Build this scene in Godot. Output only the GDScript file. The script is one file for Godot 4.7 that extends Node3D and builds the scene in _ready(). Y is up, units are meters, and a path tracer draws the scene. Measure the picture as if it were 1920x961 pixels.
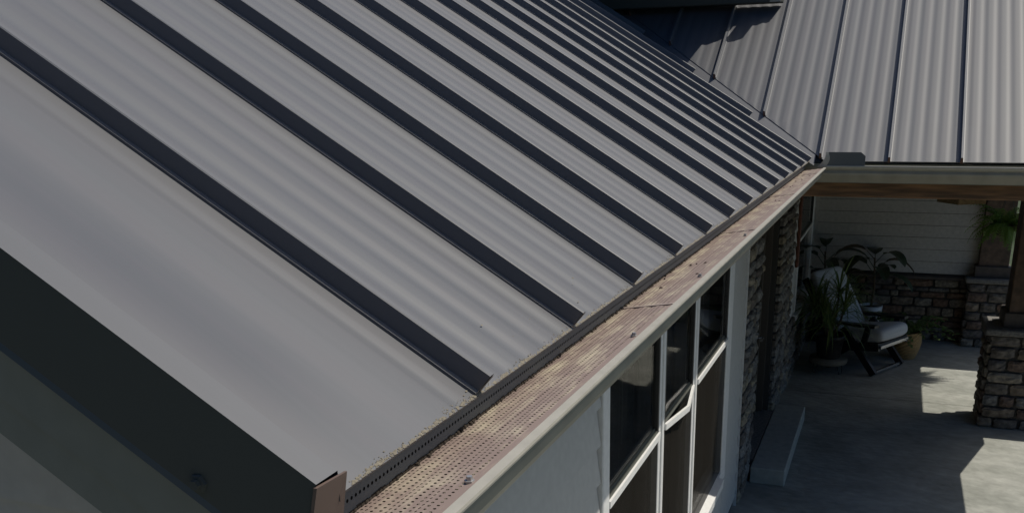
extends Node3D

# ---------------------------------------------------------------- numbers of the place
const TA := 0.544          # pitch of the main roof
const TB := 0.614          # pitch of the porch roof
const SEAM := 0.406        # seam spacing
const RIB := 0.035         # seam height
const ZB := -4.966         # eave of the porch roof
const YB := -0.027
const OB := 0.445          # one seam of the porch roof
const FLOOR := -2.66
const WALL := -0.45        # face of the house wall
const BACK := -11.35       # face of the porch back wall

const PAINT := [0.083, 0.086, 0.097]   # linear colour of the roof paint

var rng := RandomNumberGenerator.new()
var M := {}

# ---------------------------------------------------------------- small helpers
func st_new(smooth := false) -> SurfaceTool:
	var s := SurfaceTool.new()
	s.begin(Mesh.PRIMITIVE_TRIANGLES)
	s.set_smooth_group(0 if smooth else -1)
	return s

func tri(s: SurfaceTool, a: Vector3, b: Vector3, c: Vector3, ua := Vector2.ZERO, ub := Vector2.ZERO, uc := Vector2.ZERO) -> void:
	s.set_uv(ua); s.add_vertex(a)
	s.set_uv(uc); s.add_vertex(c)
	s.set_uv(ub); s.add_vertex(b)

func quad(s: SurfaceTool, a: Vector3, b: Vector3, c: Vector3, d: Vector3, ua := Vector2.ZERO, ub := Vector2.ZERO, uc := Vector2.ZERO, ud := Vector2.ZERO) -> void:
	tri(s, a, b, c, ua, ub, uc)
	tri(s, a, c, d, ua, uc, ud)

func hexa(s: SurfaceTool, p: Array) -> void:
	# p: 4 corners of the bottom, then 4 of the top, both counter-clockwise seen from above
	quad(s, p[3], p[2], p[1], p[0]); quad(s, p[4], p[5], p[6], p[7])
	for i in 4:
		var j: int = (i + 1) % 4
		quad(s, p[i], p[j], p[j + 4], p[i + 4])

func box(s: SurfaceTool, lo: Vector3, hi: Vector3) -> void:
	hexa(s, [Vector3(lo.x, lo.y, hi.z), Vector3(hi.x, lo.y, hi.z), Vector3(hi.x, lo.y, lo.z), Vector3(lo.x, lo.y, lo.z),
		Vector3(lo.x, hi.y, hi.z), Vector3(hi.x, hi.y, hi.z), Vector3(hi.x, hi.y, lo.z), Vector3(lo.x, hi.y, lo.z)])

func bevel_box(s: SurfaceTool, lo: Vector3, hi: Vector3, r := 0.006) -> void:
	# box with chamfered edges
	var c := (lo + hi) / 2.0
	var h := (hi - lo) / 2.0
	var axes := [Vector3.RIGHT, Vector3.UP, Vector3.BACK]
	for a in 3:
		var b: int = (a + 1) % 3
		var d: int = (a + 2) % 3
		for sg in [-1.0, 1.0]:
			var q := []
			for k in [[-1, -1], [1, -1], [1, 1], [-1, 1]]:
				q.append(c + axes[a] * h[a] * sg + axes[b] * (h[b] - r) * k[0] + axes[d] * (h[d] - r) * k[1])
			if sg > 0: quad(s, q[0], q[1], q[2], q[3])
			else: quad(s, q[3], q[2], q[1], q[0])
		# edges along axis a
		for k in [[-1, -1], [1, -1], [1, 1], [-1, 1]]:
			var p1: Vector3 = c + axes[b] * h[b] * k[0] + axes[d] * (h[d] - r) * k[1]
			var p2: Vector3 = c + axes[b] * (h[b] - r) * k[0] + axes[d] * h[d] * k[1]
			var e: Vector3 = axes[a] * (h[a] - r)
			if k[0] * k[1] > 0: quad(s, p2 - e, p1 - e, p1 + e, p2 + e)
			else: quad(s, p1 - e, p2 - e, p2 + e, p1 + e)
	for sx in [-1.0, 1.0]:
		for sy in [-1.0, 1.0]:
			for sz in [-1.0, 1.0]:
				var pa := c + Vector3(h.x * sx, (h.y - r) * sy, (h.z - r) * sz)
				var pb := c + Vector3((h.x - r) * sx, h.y * sy, (h.z - r) * sz)
				var pc := c + Vector3((h.x - r) * sx, (h.y - r) * sy, h.z * sz)
				if sx * sy * sz > 0: tri(s, pa, pb, pc)
				else: tri(s, pa, pc, pb)

func bar(s: SurfaceTool, p: Vector3, q: Vector3, w: float, h: float, up := Vector3.UP) -> void:
	# square bar from p to q, w wide and h thick (h towards up)
	var d := (q - p).normalized()
	var side := d.cross(up).normalized() * w / 2.0
	var u := side.cross(d).normalized() * h / 2.0
	hexa(s, [p - side - u, p + side - u, q + side - u, q - side - u, p - side + u, p + side + u, q + side + u, q - side + u])

func tube(s: SurfaceTool, pts: Array, radii: Array, n := 8) -> void:
	var rings := []
	for i in pts.size():
		var d: Vector3 = (pts[min(i + 1, pts.size() - 1)] - pts[max(i - 1, 0)]).normalized()
		var a := d.cross(Vector3(0.31, 0.2, 0.93)).normalized()
		var b := d.cross(a)
		var ring := []
		for k in n:
			var t := TAU * k / n
			ring.append(pts[i] + (a * cos(t) + b * sin(t)) * float(radii[i]))
		rings.append(ring)
	for i in rings.size() - 1:
		for k in n:
			var j: int = (k + 1) % n
			quad(s, rings[i][k], rings[i][j], rings[i + 1][j], rings[i + 1][k])
	for k in range(1, n - 1):
		tri(s, rings[0][0], rings[0][k + 1], rings[0][k])
		var l: Array = rings[-1]
		tri(s, l[0], l[k], l[k + 1])

func lathe(s: SurfaceTool, prof: Array, n := 28, weave := 0.0) -> void:
	# prof: Vector2(radius, height) from the bottom up
	for i in prof.size() - 1:
		for k in n:
			var q := []
			for m in [[i, k], [i, k + 1], [i + 1, k + 1], [i + 1, k]]:
				var t: float = -TAU * (m[1] % n) / n
				var r: float = prof[m[0]].x + (weave if (m[0] + m[1] % n) % 2 == 0 else 0.0)
				q.append(Vector3(cos(t) * r, prof[m[0]].y, sin(t) * r))
			quad(s, q[0], q[1], q[2], q[3])

func extrude(s: SurfaceTool, prof: Array, place: Callable, a: float, b: float, closed := false) -> void:
	# prof: Vector2 list; place(v2, t) -> point
	var n := prof.size() if closed else prof.size() - 1
	for i in n:
		var j: int = (i + 1) % prof.size()
		quad(s, place.call(prof[i], a), place.call(prof[j], a), place.call(prof[j], b), place.call(prof[i], b))
	if closed:
		for i in range(1, prof.size() - 1):
			tri(s, place.call(prof[0], a), place.call(prof[i + 1], a), place.call(prof[i], a))
			tri(s, place.call(prof[0], b), place.call(prof[i], b), place.call(prof[i + 1], b))

func cushion(s: SurfaceTool, size: Vector3, e := 0.35, puff := 0.12) -> void:
	var nu := 28
	var nv := 16
	var f := func(i: int, j: int) -> Vector3:
		var u := TAU * i / nu
		var v := -PI / 2 + PI * j / nv
		var cu := pow(absf(cos(u)), e) * signf(cos(u))
		var su := pow(absf(sin(u)), e) * signf(sin(u))
		var cv := pow(absf(cos(v)), e)
		var sv := pow(absf(sin(v)), 0.75) * signf(sin(v))
		var p := Vector3(cu * cv, sv, su * cv)
		var fall := 1.0 - puff * (p.x * p.x + p.z * p.z) * 1.6
		var wob := 1.0 + 0.05 * sin(p.x * 7.0 + p.z * 4.0)
		return Vector3(p.x * size.x / 2, p.y * size.y / 2 * fall * wob, p.z * size.z / 2)
	for j in nv:
		for i in nu:
			quad(s, f.call(i, j), f.call((i + 1) % nu, j), f.call((i + 1) % nu, j + 1), f.call(i, j + 1))

func numbered(parent: Node, called: String) -> String:
	if not parent.has_node(called): return called
	var key := "count_" + called
	var k: int = parent.get_meta(key) if parent.has_meta(key) else 0
	k += 1
	while parent.has_node("%s_%03d" % [called, k]): k += 1
	return "%s_%03d" % [called, k]

var counts := {}
func put(node: Node3D, called: String, parent: Node3D) -> Node3D:
	var key := str(parent.get_instance_id()) + called
	var k: int = counts.get(key, -1) + 1
	counts[key] = k
	node.name = called if k == 0 else "%s_%03d" % [called, k]
	parent.add_child(node, true)
	return node

func obj(called: String, s: SurfaceTool, m: Material, parent: Node3D = self) -> MeshInstance3D:
	s.generate_normals()
	var o := MeshInstance3D.new()
	o.mesh = s.commit()
	o.material_override = m
	put(o, called, parent)
	return o

func thing(called: String, label: String, category: String, at := Vector3.ZERO, turn := 0.0, group := "") -> Node3D:
	var o := Node3D.new()
	put(o, called, self)
	o.position = at
	o.rotation.y = turn
	tag(o, label, category, group)
	return o

func tag(o: Node, label: String, category: String, group := "") -> void:
	o.set_meta("label", label)
	o.set_meta("category", category)
	if group != "": o.set_meta("group", group)

func part(called: String, parent: Node3D) -> Node3D:
	var o := Node3D.new()
	put(o, called, parent)
	return o

# ---------------------------------------------------------------- materials
func lin(r: float, g: float, b: float) -> Color:
	return Color(r, g, b).linear_to_srgb()

func mat(c: Color, rough := 0.8, metal := 0.0) -> StandardMaterial3D:
	var m := StandardMaterial3D.new()
	m.albedo_color = c
	m.roughness = rough
	m.metallic = metal
	return m

func noise_tex(sd: int, freq: float, lo: Color, hi: Color, size := 256, oct := 4) -> NoiseTexture2D:
	var n := FastNoiseLite.new()
	n.seed = sd
	n.frequency = freq
	n.fractal_octaves = oct
	var g := Gradient.new()
	g.set_color(0, lo)
	g.set_color(1, hi)
	var t := NoiseTexture2D.new()
	t.width = size
	t.height = size
	t.seamless = true
	t.noise = n
	t.color_ramp = g
	return t

func bump_tex(sd: int, freq: float, strength: float, size := 256) -> NoiseTexture2D:
	var n := FastNoiseLite.new()
	n.seed = sd
	n.frequency = freq
	n.fractal_octaves = 4
	var t := NoiseTexture2D.new()
	t.width = size
	t.height = size
	t.seamless = true
	t.noise = n
	t.as_normal_map = true
	t.bump_strength = strength
	return t

func grainy(c: Color, rough: float, sd: int, freq: float, amount: float, scale: float, bump := 0.0) -> StandardMaterial3D:
	var m := mat(c, rough)
	m.albedo_texture = noise_tex(sd, freq, Color(1 - amount, 1 - amount, 1 - amount), Color(1, 1, 1))
	m.uv1_triplanar = true
	m.uv1_world_triplanar = true
	m.uv1_scale = Vector3.ONE * scale
	if bump > 0.0:
		m.normal_enabled = true
		m.normal_texture = bump_tex(sd + 9, freq, bump)
	return m

func roof_texture(sd: int) -> ImageTexture:
	# lower half of the picture: the lowest 0.4 m of a pan: even paint with faint streaks; upper half: streaks along the slope
	var w := 384
	var h := 1024
	var img := Image.create(w, h, true, Image.FORMAT_RGB8)
	var fine := FastNoiseLite.new(); fine.seed = sd; fine.frequency = 0.045; fine.fractal_octaves = 4
	var wide := FastNoiseLite.new(); wide.seed = sd + 1; wide.frequency = 0.012; wide.fractal_octaves = 3
	for y in h:
		var near := y < h / 2
		var d := 0.4 * y / (h / 2.0)
		for x in w:
			# wrap across the pan so that neighbours may start anywhere
			var a := TAU * x / w
			var cx := cos(a) * 61.0
			var cz := sin(a) * 61.0
			var v := 0.945 + 0.035 * wide.get_noise_3d(cx, cz, d * 60.0 if near else 24.0 + (y - h / 2) * 0.4) + 0.02 * fine.get_noise_3d(cx * 2.0, cz * 2.0, d * 30.0 if near else 12.0 + (y - h / 2) * 0.1)
			var warm := 0.02 * wide.get_noise_3d(cx * 1.3 + 300.0, cz * 1.3, d * 20.0 if near else 8.0 + (y - h / 2) * 0.15)
			var c := Color(v + warm, v - 0.2 * warm, v)
			img.set_pixel(x, y, c)
	img.generate_mipmaps()
	return ImageTexture.create_from_image(img)

func guard_texture() -> ImageTexture:
	# pale dust lying on brown painted sheet, in bands along the gutter
	var w := 1024
	var h := 96
	var img := Image.create(w, h, true, Image.FORMAT_RGB8)
	var a := FastNoiseLite.new(); a.seed = 31; a.frequency = 0.012; a.fractal_octaves = 4
	var b := FastNoiseLite.new(); b.seed = 32; b.frequency = 0.16; b.fractal_octaves = 3
	var brown := lin(0.25, 0.19, 0.168)
	var dust := lin(0.43, 0.375, 0.285)
	for y in h:
		var f := float(y) / h
		for x in w:
			var n := a.get_noise_2d(x * 2.6, y * 2.0) + 0.45 * b.get_noise_2d(x, y)
			var band := 0.40 * exp(-pow((f - 0.16) / 0.14, 2)) + 0.28 * exp(-pow((f - 0.46) / 0.07, 2)) + 0.13 * exp(-pow((f - 0.66) / 0.05, 2))
			var k := clampf(n * 1.1 + band + 0.06, 0.0, 1.0)
			if f > 0.84: k = clampf(n * 0.6 - 0.1, 0.0, 0.4)
			img.set_pixel(x, y, brown.lerp(dust, k))
	img.generate_mipmaps()
	return ImageTexture.create_from_image(img)

func make_materials() -> void:
	var paint := lin(PAINT[0], PAINT[1], PAINT[2])
	var roof := mat(paint, 0.56)
	roof.albedo_texture = roof_texture(5)
	roof.metallic_specular = 0.8
	M.roof = roof
	M.seam = mat(paint, 0.56)
	M.seam.metallic_specular = 0.8
	M.trim_metal = mat(lin(0.074, 0.082, 0.077), 0.7)
	M.trim_metal.metallic_specular = 0.3
	M.copper_edge = mat(lin(0.13, 0.07, 0.055), 0.6)
	M.flashing = grainy(paint, 0.56, 77, 0.02, 0.06, 1.3)
	M.flashing.metallic_specular = 0.8
	M.vent = mat(lin(0.10, 0.115, 0.125), 0.55)
	M.fascia = grainy(lin(0.20, 0.215, 0.19), 0.7, 12, 0.03, 0.05, 2.0)
	M.slate_trim = mat(lin(0.032, 0.062, 0.105), 0.55)
	var guard := mat(Color.WHITE, 0.6)
	guard.albedo_texture = guard_texture()
	M.guard = guard
	M.gutter = grainy(lin(0.27, 0.255, 0.205), 0.45, 15, 0.02, 0.12, 2.0)
	M.gutter_lip = grainy(lin(0.36, 0.345, 0.30), 0.4, 16, 0.03, 0.07, 3.0)
	M.zinc = mat(lin(0.45, 0.45, 0.45), 0.35, 0.6)
	M.rust = mat(lin(0.10, 0.07, 0.06), 0.8)
	M.siding = grainy(lin(0.50, 0.495, 0.475), 0.75, 21, 0.04, 0.06, 1.6, 0.3)
	M.siding_back = grainy(lin(0.52, 0.50, 0.47), 0.75, 22, 0.04, 0.10, 1.6, 0.6)
	M.backing = mat(lin(0.05, 0.048, 0.045), 0.95)
	M.white = grainy(lin(0.74, 0.74, 0.73), 0.5, 23, 0.03, 0.06, 3.0)
	M.dark_frame = mat(lin(0.03, 0.03, 0.03), 0.5)
	M.room = mat(lin(0.25, 0.24, 0.22), 0.95)
	M.curtain = grainy(lin(0.06, 0.058, 0.05), 0.95, 24, 0.03, 0.4, 3.0)
	M.blind = mat(lin(0.10, 0.105, 0.09), 0.85)
	var glass := mat(Color(0.03, 0.04, 0.04, 0.22), 0.03)
	glass.transparency = BaseMaterial3D.TRANSPARENCY_ALPHA
	glass.metallic_specular = 0.3
	M.glass = glass
	var screen := mat(Color(0.20, 0.19, 0.175, 0.42), 0.9)
	screen.transparency = BaseMaterial3D.TRANSPARENCY_ALPHA
	screen.metallic_specular = 0.0
	M.screen = screen
	M.beam = grainy(lin(0.24, 0.125, 0.055), 0.7, 41, 0.02, 0.45, 1.2)
	M.beam.uv1_scale = Vector3(0.5, 5.0, 5.0)
	M.post = grainy(lin(0.14, 0.09, 0.062), 0.7, 42, 0.02, 0.35, 1.5)
	M.post_trim = grainy(lin(0.105, 0.085, 0.075), 0.75, 43, 0.02, 0.25, 1.5)
	M.ceiling = mat(lin(0.20, 0.17, 0.14), 0.8)
	M.red_board = grainy(lin(0.16, 0.055, 0.03), 0.7, 44, 0.03, 0.3, 2.0)
	var concrete := mat(lin(0.40, 0.405, 0.37), 0.85)
	concrete.albedo_texture = noise_tex(51, 0.006, Color(0.80, 0.81, 0.80), Color(1, 1, 1), 1024, 6)
	concrete.uv1_triplanar = true
	concrete.uv1_world_triplanar = true
	concrete.uv1_scale = Vector3(0.22, 0.22, 0.34)
	concrete.normal_enabled = true
	concrete.normal_texture = bump_tex(52, 0.08, 0.7, 512)
	concrete.detail_enabled = true
	concrete.detail_albedo = noise_tex(53, 0.05, Color(0.86, 0.86, 0.86), Color(1, 1, 1), 512, 5)
	concrete.detail_blend_mode = BaseMaterial3D.BLEND_MODE_MUL
	M.concrete = concrete
	M.step = grainy(lin(0.42, 0.43, 0.39), 0.85, 54, 0.03, 0.12, 1.5, 0.3)
	M.lawn = grainy(lin(0.06, 0.09, 0.03), 0.95, 55, 0.05, 0.5, 0.5, 1.0)
	var tones := [[0.19, 0.165, 0.14], [0.25, 0.20, 0.15], [0.21, 0.135, 0.095], [0.145, 0.13, 0.12], [0.30, 0.265, 0.215], [0.17, 0.12, 0.095], [0.225, 0.215, 0.20], [0.26, 0.255, 0.245], [0.33, 0.29, 0.22]]
	M.stone = []
	for i in tones.size():
		var m := grainy(lin(tones[i][0] * 1.25, tones[i][1] * 1.25, tones[i][2] * 1.25), 0.9, 60 + i, 0.02, 0.5, 2.6 + 0.2 * i, 2.2)
		M.stone.append(m)
	M.cap = grainy(lin(0.23, 0.22, 0.205), 0.9, 70, 0.05, 0.35, 2.5, 1.5)
	M.mortar = grainy(lin(0.10, 0.095, 0.09), 0.95, 71, 0.05, 0.3, 3.0, 1.0)
	M.black_wood = mat(lin(0.012, 0.012, 0.013), 0.45)
	M.steel = mat(lin(0.55, 0.56, 0.58), 0.25, 0.9)
	M.cushion = grainy(lin(0.56, 0.58, 0.60), 0.95, 80, 0.05, 0.15, 5.0, 1.0)
	M.black_pot = mat(lin(0.018, 0.018, 0.018), 0.5)
	M.white_pot = mat(lin(0.70, 0.72, 0.74), 0.45)
	M.stand_top = grainy(lin(0.30, 0.27, 0.215), 0.8, 81, 0.05, 0.4, 6.0)
	M.wire = mat(lin(0.02, 0.02, 0.02), 0.5)
	M.wicker = grainy(lin(0.42, 0.28, 0.12), 0.8, 82, 0.06, 0.3, 6.0)
	M.soil = mat(lin(0.03, 0.022, 0.015), 1.0)
	M.bark = mat(lin(0.12, 0.09, 0.06), 0.9)
	M.blade = leaf_mat(lin(0.10, 0.155, 0.045), 0.5)
	M.blade_tip = leaf_mat(lin(0.15, 0.19, 0.05), 0.5)
	M.fern = leaf_mat(lin(0.12, 0.21, 0.03), 0.6)
	M.dark_leaf = leaf_mat(lin(0.035, 0.055, 0.03), 0.4)
	M.red_leaf = leaf_mat(lin(0.075, 0.055, 0.028), 0.5)
	M.needles = leaf_mat(lin(0.035, 0.055, 0.025), 0.7)
	M.vine = leaf_mat(lin(0.07, 0.13, 0.03), 0.5)

func leaf_mat(c: Color, rough: float) -> StandardMaterial3D:
	var m := mat(c, rough)
	m.cull_mode = BaseMaterial3D.CULL_DISABLED
	m.backlight_enabled = true
	m.backlight = c * 0.6
	return m

# ---------------------------------------------------------------- roof coordinates
func ra(u: float, n: float, z: float) -> Vector3:
	return Vector3(-cos(TA) * u + sin(TA) * n, sin(TA) * u + cos(TA) * n, z)

func rb(u: float, n: float, x: float) -> Vector3:
	return Vector3(x, YB + sin(TB) * u + cos(TB) * n, ZB - cos(TB) * u + sin(TB) * n)

func valley_a(z: float) -> float:      # slope distance at which the main roof meets the porch roof
	return (YB + tan(TB) * (ZB - z) + cos(TA) * RIB) / sin(TA)

func valley_b(x: float) -> float:
	return (tan(TA) * -x - RIB / cos(TA) - YB) / sin(TB)

func low_a(z: float) -> float: return maxf(0.0, valley_a(z) + 0.075) if z < ZB - 0.02 else 0.0
func low_b(x: float) -> float: return maxf(0.0, valley_b(x) + 0.10) if x < 0.10 else 0.0

func pan_profile(width: float, plain: bool, deep := 0.0015) -> Array:
	# (across, rise): shallow stiffening beads pressed into the pan
	var p := []
	var n := 40
	for i in n + 1:
		var f := float(i) / n
		var y := 0.0
		if plain:
			y = 0.0005 * sin(f * 11.0) - 0.0022 * exp(-pow((f - 0.86) / 0.022, 2.0))
		else:
			var c := sin((f - 0.04) / 0.92 * TAU * 4.5 - PI / 2)
			y = deep * clampf(c * 1.7 + 0.6, -1.0, 1.0) * clampf(minf(f, 1.0 - f) / 0.05, 0.0, 1.0)
		p.append(Vector2(f * width, y))
	return p

func pan_v(u: float) -> float:
	return u / 0.4 * 0.5 if u <= 0.4 else 0.5 + 0.499 * minf(1.0, (u - 0.4) / 5.0)

func main_roof(house: Node3D) -> void:
	var roof := part("roof", house)
	var top := 5.0
	for k in range(-1, 21):
		# pan between seam k and seam k + 1, running away from the camera
		var z0 := -k * SEAM if k >= 0 else 0.385
		var z1 := -(k + 1) * SEAM + 0.014
		var s := st_new(true)
		var prof := pan_profile(z0 - z1, k == -1)
		for i in prof.size() - 1:
			var rows := []
			for j in [i, i + 1]:
				var z: float = z0 - prof[j].x
				var lo := low_a(z)
				var us := [lo, lo + 0.012, lo + 0.06, lo + 0.12, lo + 0.2, maxf(0.4, lo + 0.25), top]
				var col := []
				for u in us:
					var rise: float = prof[j].y * clampf((u - lo) / 0.012, 0.0, 1.0)
					if k == -1: rise += 0.027 * (1.0 - smoothstep(0.0, 0.55, prof[j].x / (z0 - z1))) * smoothstep(0.0, 0.3, u)
					var off: float = k * 0.37
					col.append([ra(u, -RIB + rise, z), Vector2(off + prof[j].x / 0.392, pan_v(u - (lo if lo > 0.0 else 0.0)))])
				rows.append(col)
			for r in 6:
				var a = rows[0][r]; var b = rows[1][r]; var c = rows[1][r + 1]; var d = rows[0][r + 1]
				quad(s, a[0], b[0], c[0], d[0], a[1], b[1], c[1], d[1])
			# folded lower edge
			s.set_smooth_group(-1)
			quad(s, rows[0][0][0], rows[0][0][0] + ra(0, -0.004, 0), rows[1][0][0] + ra(0, -0.004, 0), rows[1][0][0])
			s.set_smooth_group(0)
		obj("roof_panel", s, M.roof, roof)
	for k in range(0, 21):
		var s := st_new()
		var z := -k * SEAM
		var lo := low_a(z)
		var prof := [Vector2(0.0, -RIB - 0.002), Vector2(0.0005, -0.0015), Vector2(0.002, 0.0), Vector2(0.0105, 0.0), Vector2(0.0125, -0.0015), Vector2(0.0140, -RIB + 0.006), Vector2(0.0205, -RIB + 0.004), Vector2(0.0205, -RIB - 0.002)]
		extrude(s, prof, func(v: Vector2, u: float) -> Vector3: return ra(u + (0.0 if v.y > -0.02 else 0.004), v.y, z + v.x), lo, top, true)
		# closing tab folded down over the end
		quad(s, ra(lo - 0.0015, -0.001, z + 0.001), ra(lo - 0.0015, -0.001, z + 0.012), ra(lo + 0.006, -RIB - 0.012, z + 0.010), ra(lo + 0.006, -RIB - 0.012, z + 0.003))
		obj("standing_seam", s, M.seam, roof)
	# vented drip edge below the pans, square to the slope
	var drip := perforated(func(a: float, b: float) -> Vector3: return Vector3(-0.0425, -0.033 - b, a), 0.372, -4.95, 0.0, 0.046, 0.0088, 0.0115, 0.0024, [0, 1, 3])
	var dm := MeshInstance3D.new()
	dm.mesh = drip
	dm.material_override = M.vent
	put(dm, "drip_edge", roof)
	var sb := st_new()
	box(sb, Vector3(-0.20, -0.078, -4.95), Vector3(-0.054, -0.050, 0.365))
	obj("eave_board", sb, M.backing, roof)
	# deck under the pans
	sb = st_new()
	var z_end := -8.4
	quad(sb, ra(0.03, -RIB - 0.012, 0.37), ra(0.03, -RIB - 0.012, ZB), ra(top, -RIB - 0.012, ZB), ra(top, -RIB - 0.012, 0.37))
	quad(sb, ra(0.03, -RIB - 0.012, ZB), ra(valley_a(z_end), -RIB - 0.012, z_end), ra(top, -RIB - 0.012, z_end), ra(top, -RIB - 0.012, ZB))
	obj("roof_deck", sb, M.backing, roof)
	# tan crust and pale flakes caught along the lower edge of the pans
	rng.seed = 612
	sb = st_new()
	for i in 4200:
		var z := rng.randf_range(-4.95, 0.34)
		var clump := 0.5 + 0.5 * sin(z * 23.0) * sin(z * 7.3 + 1.0)
		var u := absf(rng.randfn(0.0, 0.0015 + 0.0045 * clump)) + 0.0004
		var r := rng.randf_range(0.0008, 0.0024) * (1.2 if u < 0.005 else 0.6)
		if rng.randf() < 0.012: u = rng.randf_range(0.01, 0.10)
		var on_seam := fposmod(-z, SEAM)
		if on_seam > SEAM - 0.024 and z < 0.0: continue
		var n := -RIB + (0.0016 if u > 0.006 else 0.0004)
		if z > 0.015: n = -RIB + 0.0007 + 0.027 * (1.0 - smoothstep(0.0, 0.55, (0.385 - z) / 0.371)) * smoothstep(0.0, 0.3, u)
		var ring := []
		var k0 := rng.randf() * TAU
		for k in 5:
			var rr := r * rng.randf_range(0.6, 1.3)
			ring.append(ra(maxf(0.0, u + cos(k0 + k * TAU / 5) * rr * 0.8), n, z + sin(k0 + k * TAU / 5) * rr * 1.5))
		var mid := ra(u, n + 0.0005, z)
		for k in 5: tri(sb, mid, ring[k], ring[(k + 1) % 5])
	var crust := obj("edge_crust", sb, M.crust, roof)
	crust.set_meta("kind", "stuff")
	# valley flashing: one sheet folded along the valley
	sb = st_new()
	for i in 16:
		var za := ZB + 0.03 - i * 0.21
		var zb := ZB + 0.03 - (i + 1) * 0.21
		var q := []
		for z in [za, zb]:
			var u := valley_a(z)
			var v := ra(u, -RIB - 0.005, z)
			var ub := valley_b(v.x)
			q.append([ra(u + 0.14, -RIB - 0.005, z), v, rb(ub + 0.24, -0.005, v.x)])
		for j in 2:
			quad(sb, q[0][j], q[0][j + 1], q[1][j + 1], q[1][j])
	obj("valley_flashing", sb, M.flashing, roof)
	# rake trim over the gable end
	sb = st_new()
	var y0 := func(x: float) -> float: return -tan(TA) * x - 0.006
	var xe := -0.012
	var xt := -4.2
	quad(sb, Vector3(xe, y0.call(xe), 0.41), Vector3(xe, y0.call(xe), 0.372), Vector3(xt, y0.call(xt), 0.372), Vector3(xt, y0.call(xt), 0.41), Vector2(0, 0), Vector2(0.1, 0), Vector2(0.1, 1), Vector2(0, 1))
	quad(sb, Vector3(xe, y0.call(xe), 0.372), Vector3(xe, y0.call(xe) - 0.035, 0.372), Vector3(xt, y0.call(xt) - 0.035, 0.372), Vector3(xt, y0.call(xt), 0.372))
	obj("rake_cover", sb, M.roof, roof)
	sb = st_new()
	quad(sb, Vector3(xe, y0.call(xe), 0.41), Vector3(xt, y0.call(xt), 0.41), Vector3(xt, y0.call(xt) - 0.115, 0.41), Vector3(xe - 0.026, y0.call(xe) - 0.105, 0.41))
	quad(sb, Vector3(xe - 0.026, y0.call(xe) - 0.105, 0.41), Vector3(xt, y0.call(xt) - 0.115, 0.41), Vector3(xt, y0.call(xt) - 0.118, 0.40), Vector3(xe - 0.026, y0.call(xe) - 0.108, 0.40))
	obj("rake_trim", sb, M.trim_metal, roof)
	sb = st_new()
	var ye: float = y0.call(xe)
	hexa(sb, [Vector3(xe - 0.030, ye - 0.137, 0.412), Vector3(xe - 0.016, ye - 0.137, 0.368), Vector3(xe - 0.019, ye - 0.137, 0.368), Vector3(xe - 0.034, ye - 0.137, 0.412),
		Vector3(xe + 0.002, ye - 0.003, 0.412), Vector3(xe + 0.006, ye - 0.003, 0.364), Vector3(xe + 0.003, ye - 0.003, 0.364), Vector3(xe - 0.002, ye - 0.003, 0.412)])
	obj("end_flap", sb, M.end_flap, roof)
	sb = st_new()
	var sc := Vector3(-0.157, -0.017, 0.41)
	tube(sb, [sc, sc + Vector3(0, 0, 0.003), sc + Vector3(0, 0, 0.0035), sc + Vector3(0, 0, 0.008)], [0.011, 0.010, 0.006, 0.0055], 6)
	obj("screw", sb, M.trim_metal, roof)
	# boards under the rake
	for b in [[0.116, 0.145, 0.398, M.slate_trim, "drip_strip"], [0.146, 0.218, 0.392, M.fascia, "fascia_board"], [0.2205, 0.275, 0.388, M.fascia, "fascia_board"]]:
		sb = st_new()
		var q := []
		for zz in [0.30, b[2]]:
			for v in [[xe - 0.11, b[1]], [xt, b[1]], [xt, b[0]], [xe - 0.09, b[0]]]:
				q.append(Vector3(v[0], y0.call(v[0]) - v[1], zz))
		hexa(sb, q)
		obj(b[4], sb, b[3], roof)
	sb = st_new()
	quad(sb, Vector3(-0.3, y0.call(-0.3) - 0.27, 0.30), Vector3(xt, y0.call(xt) - 0.27, 0.30), Vector3(xt, y0.call(xt) - 0.27, 0.0), Vector3(-0.3, y0.call(-0.3) - 0.27, 0.0))
	box(sb, Vector3(WALL - 0.1, -0.20, -4.9), Vector3(-0.052, -0.185, 0.085))
	obj("soffit", sb, M.fascia, roof)
	sb = st_new()
	box(sb, Vector3(-0.075, -0.19, -4.9), Vector3(-0.055, -0.095, 0.30))
	obj("eave_fascia", sb, M.fascia, roof)

func box_a(s: SurfaceTool, u0: float, u1: float, n0: float, n1: float, z0: float, z1: float) -> void:
	hexa(s, [ra(u0, n0, z1), ra(u0, n0, z0), ra(u1, n0, z0), ra(u1, n0, z1), ra(u0, n1, z1), ra(u0, n1, z0), ra(u1, n1, z0), ra(u1, n1, z1)])

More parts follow.
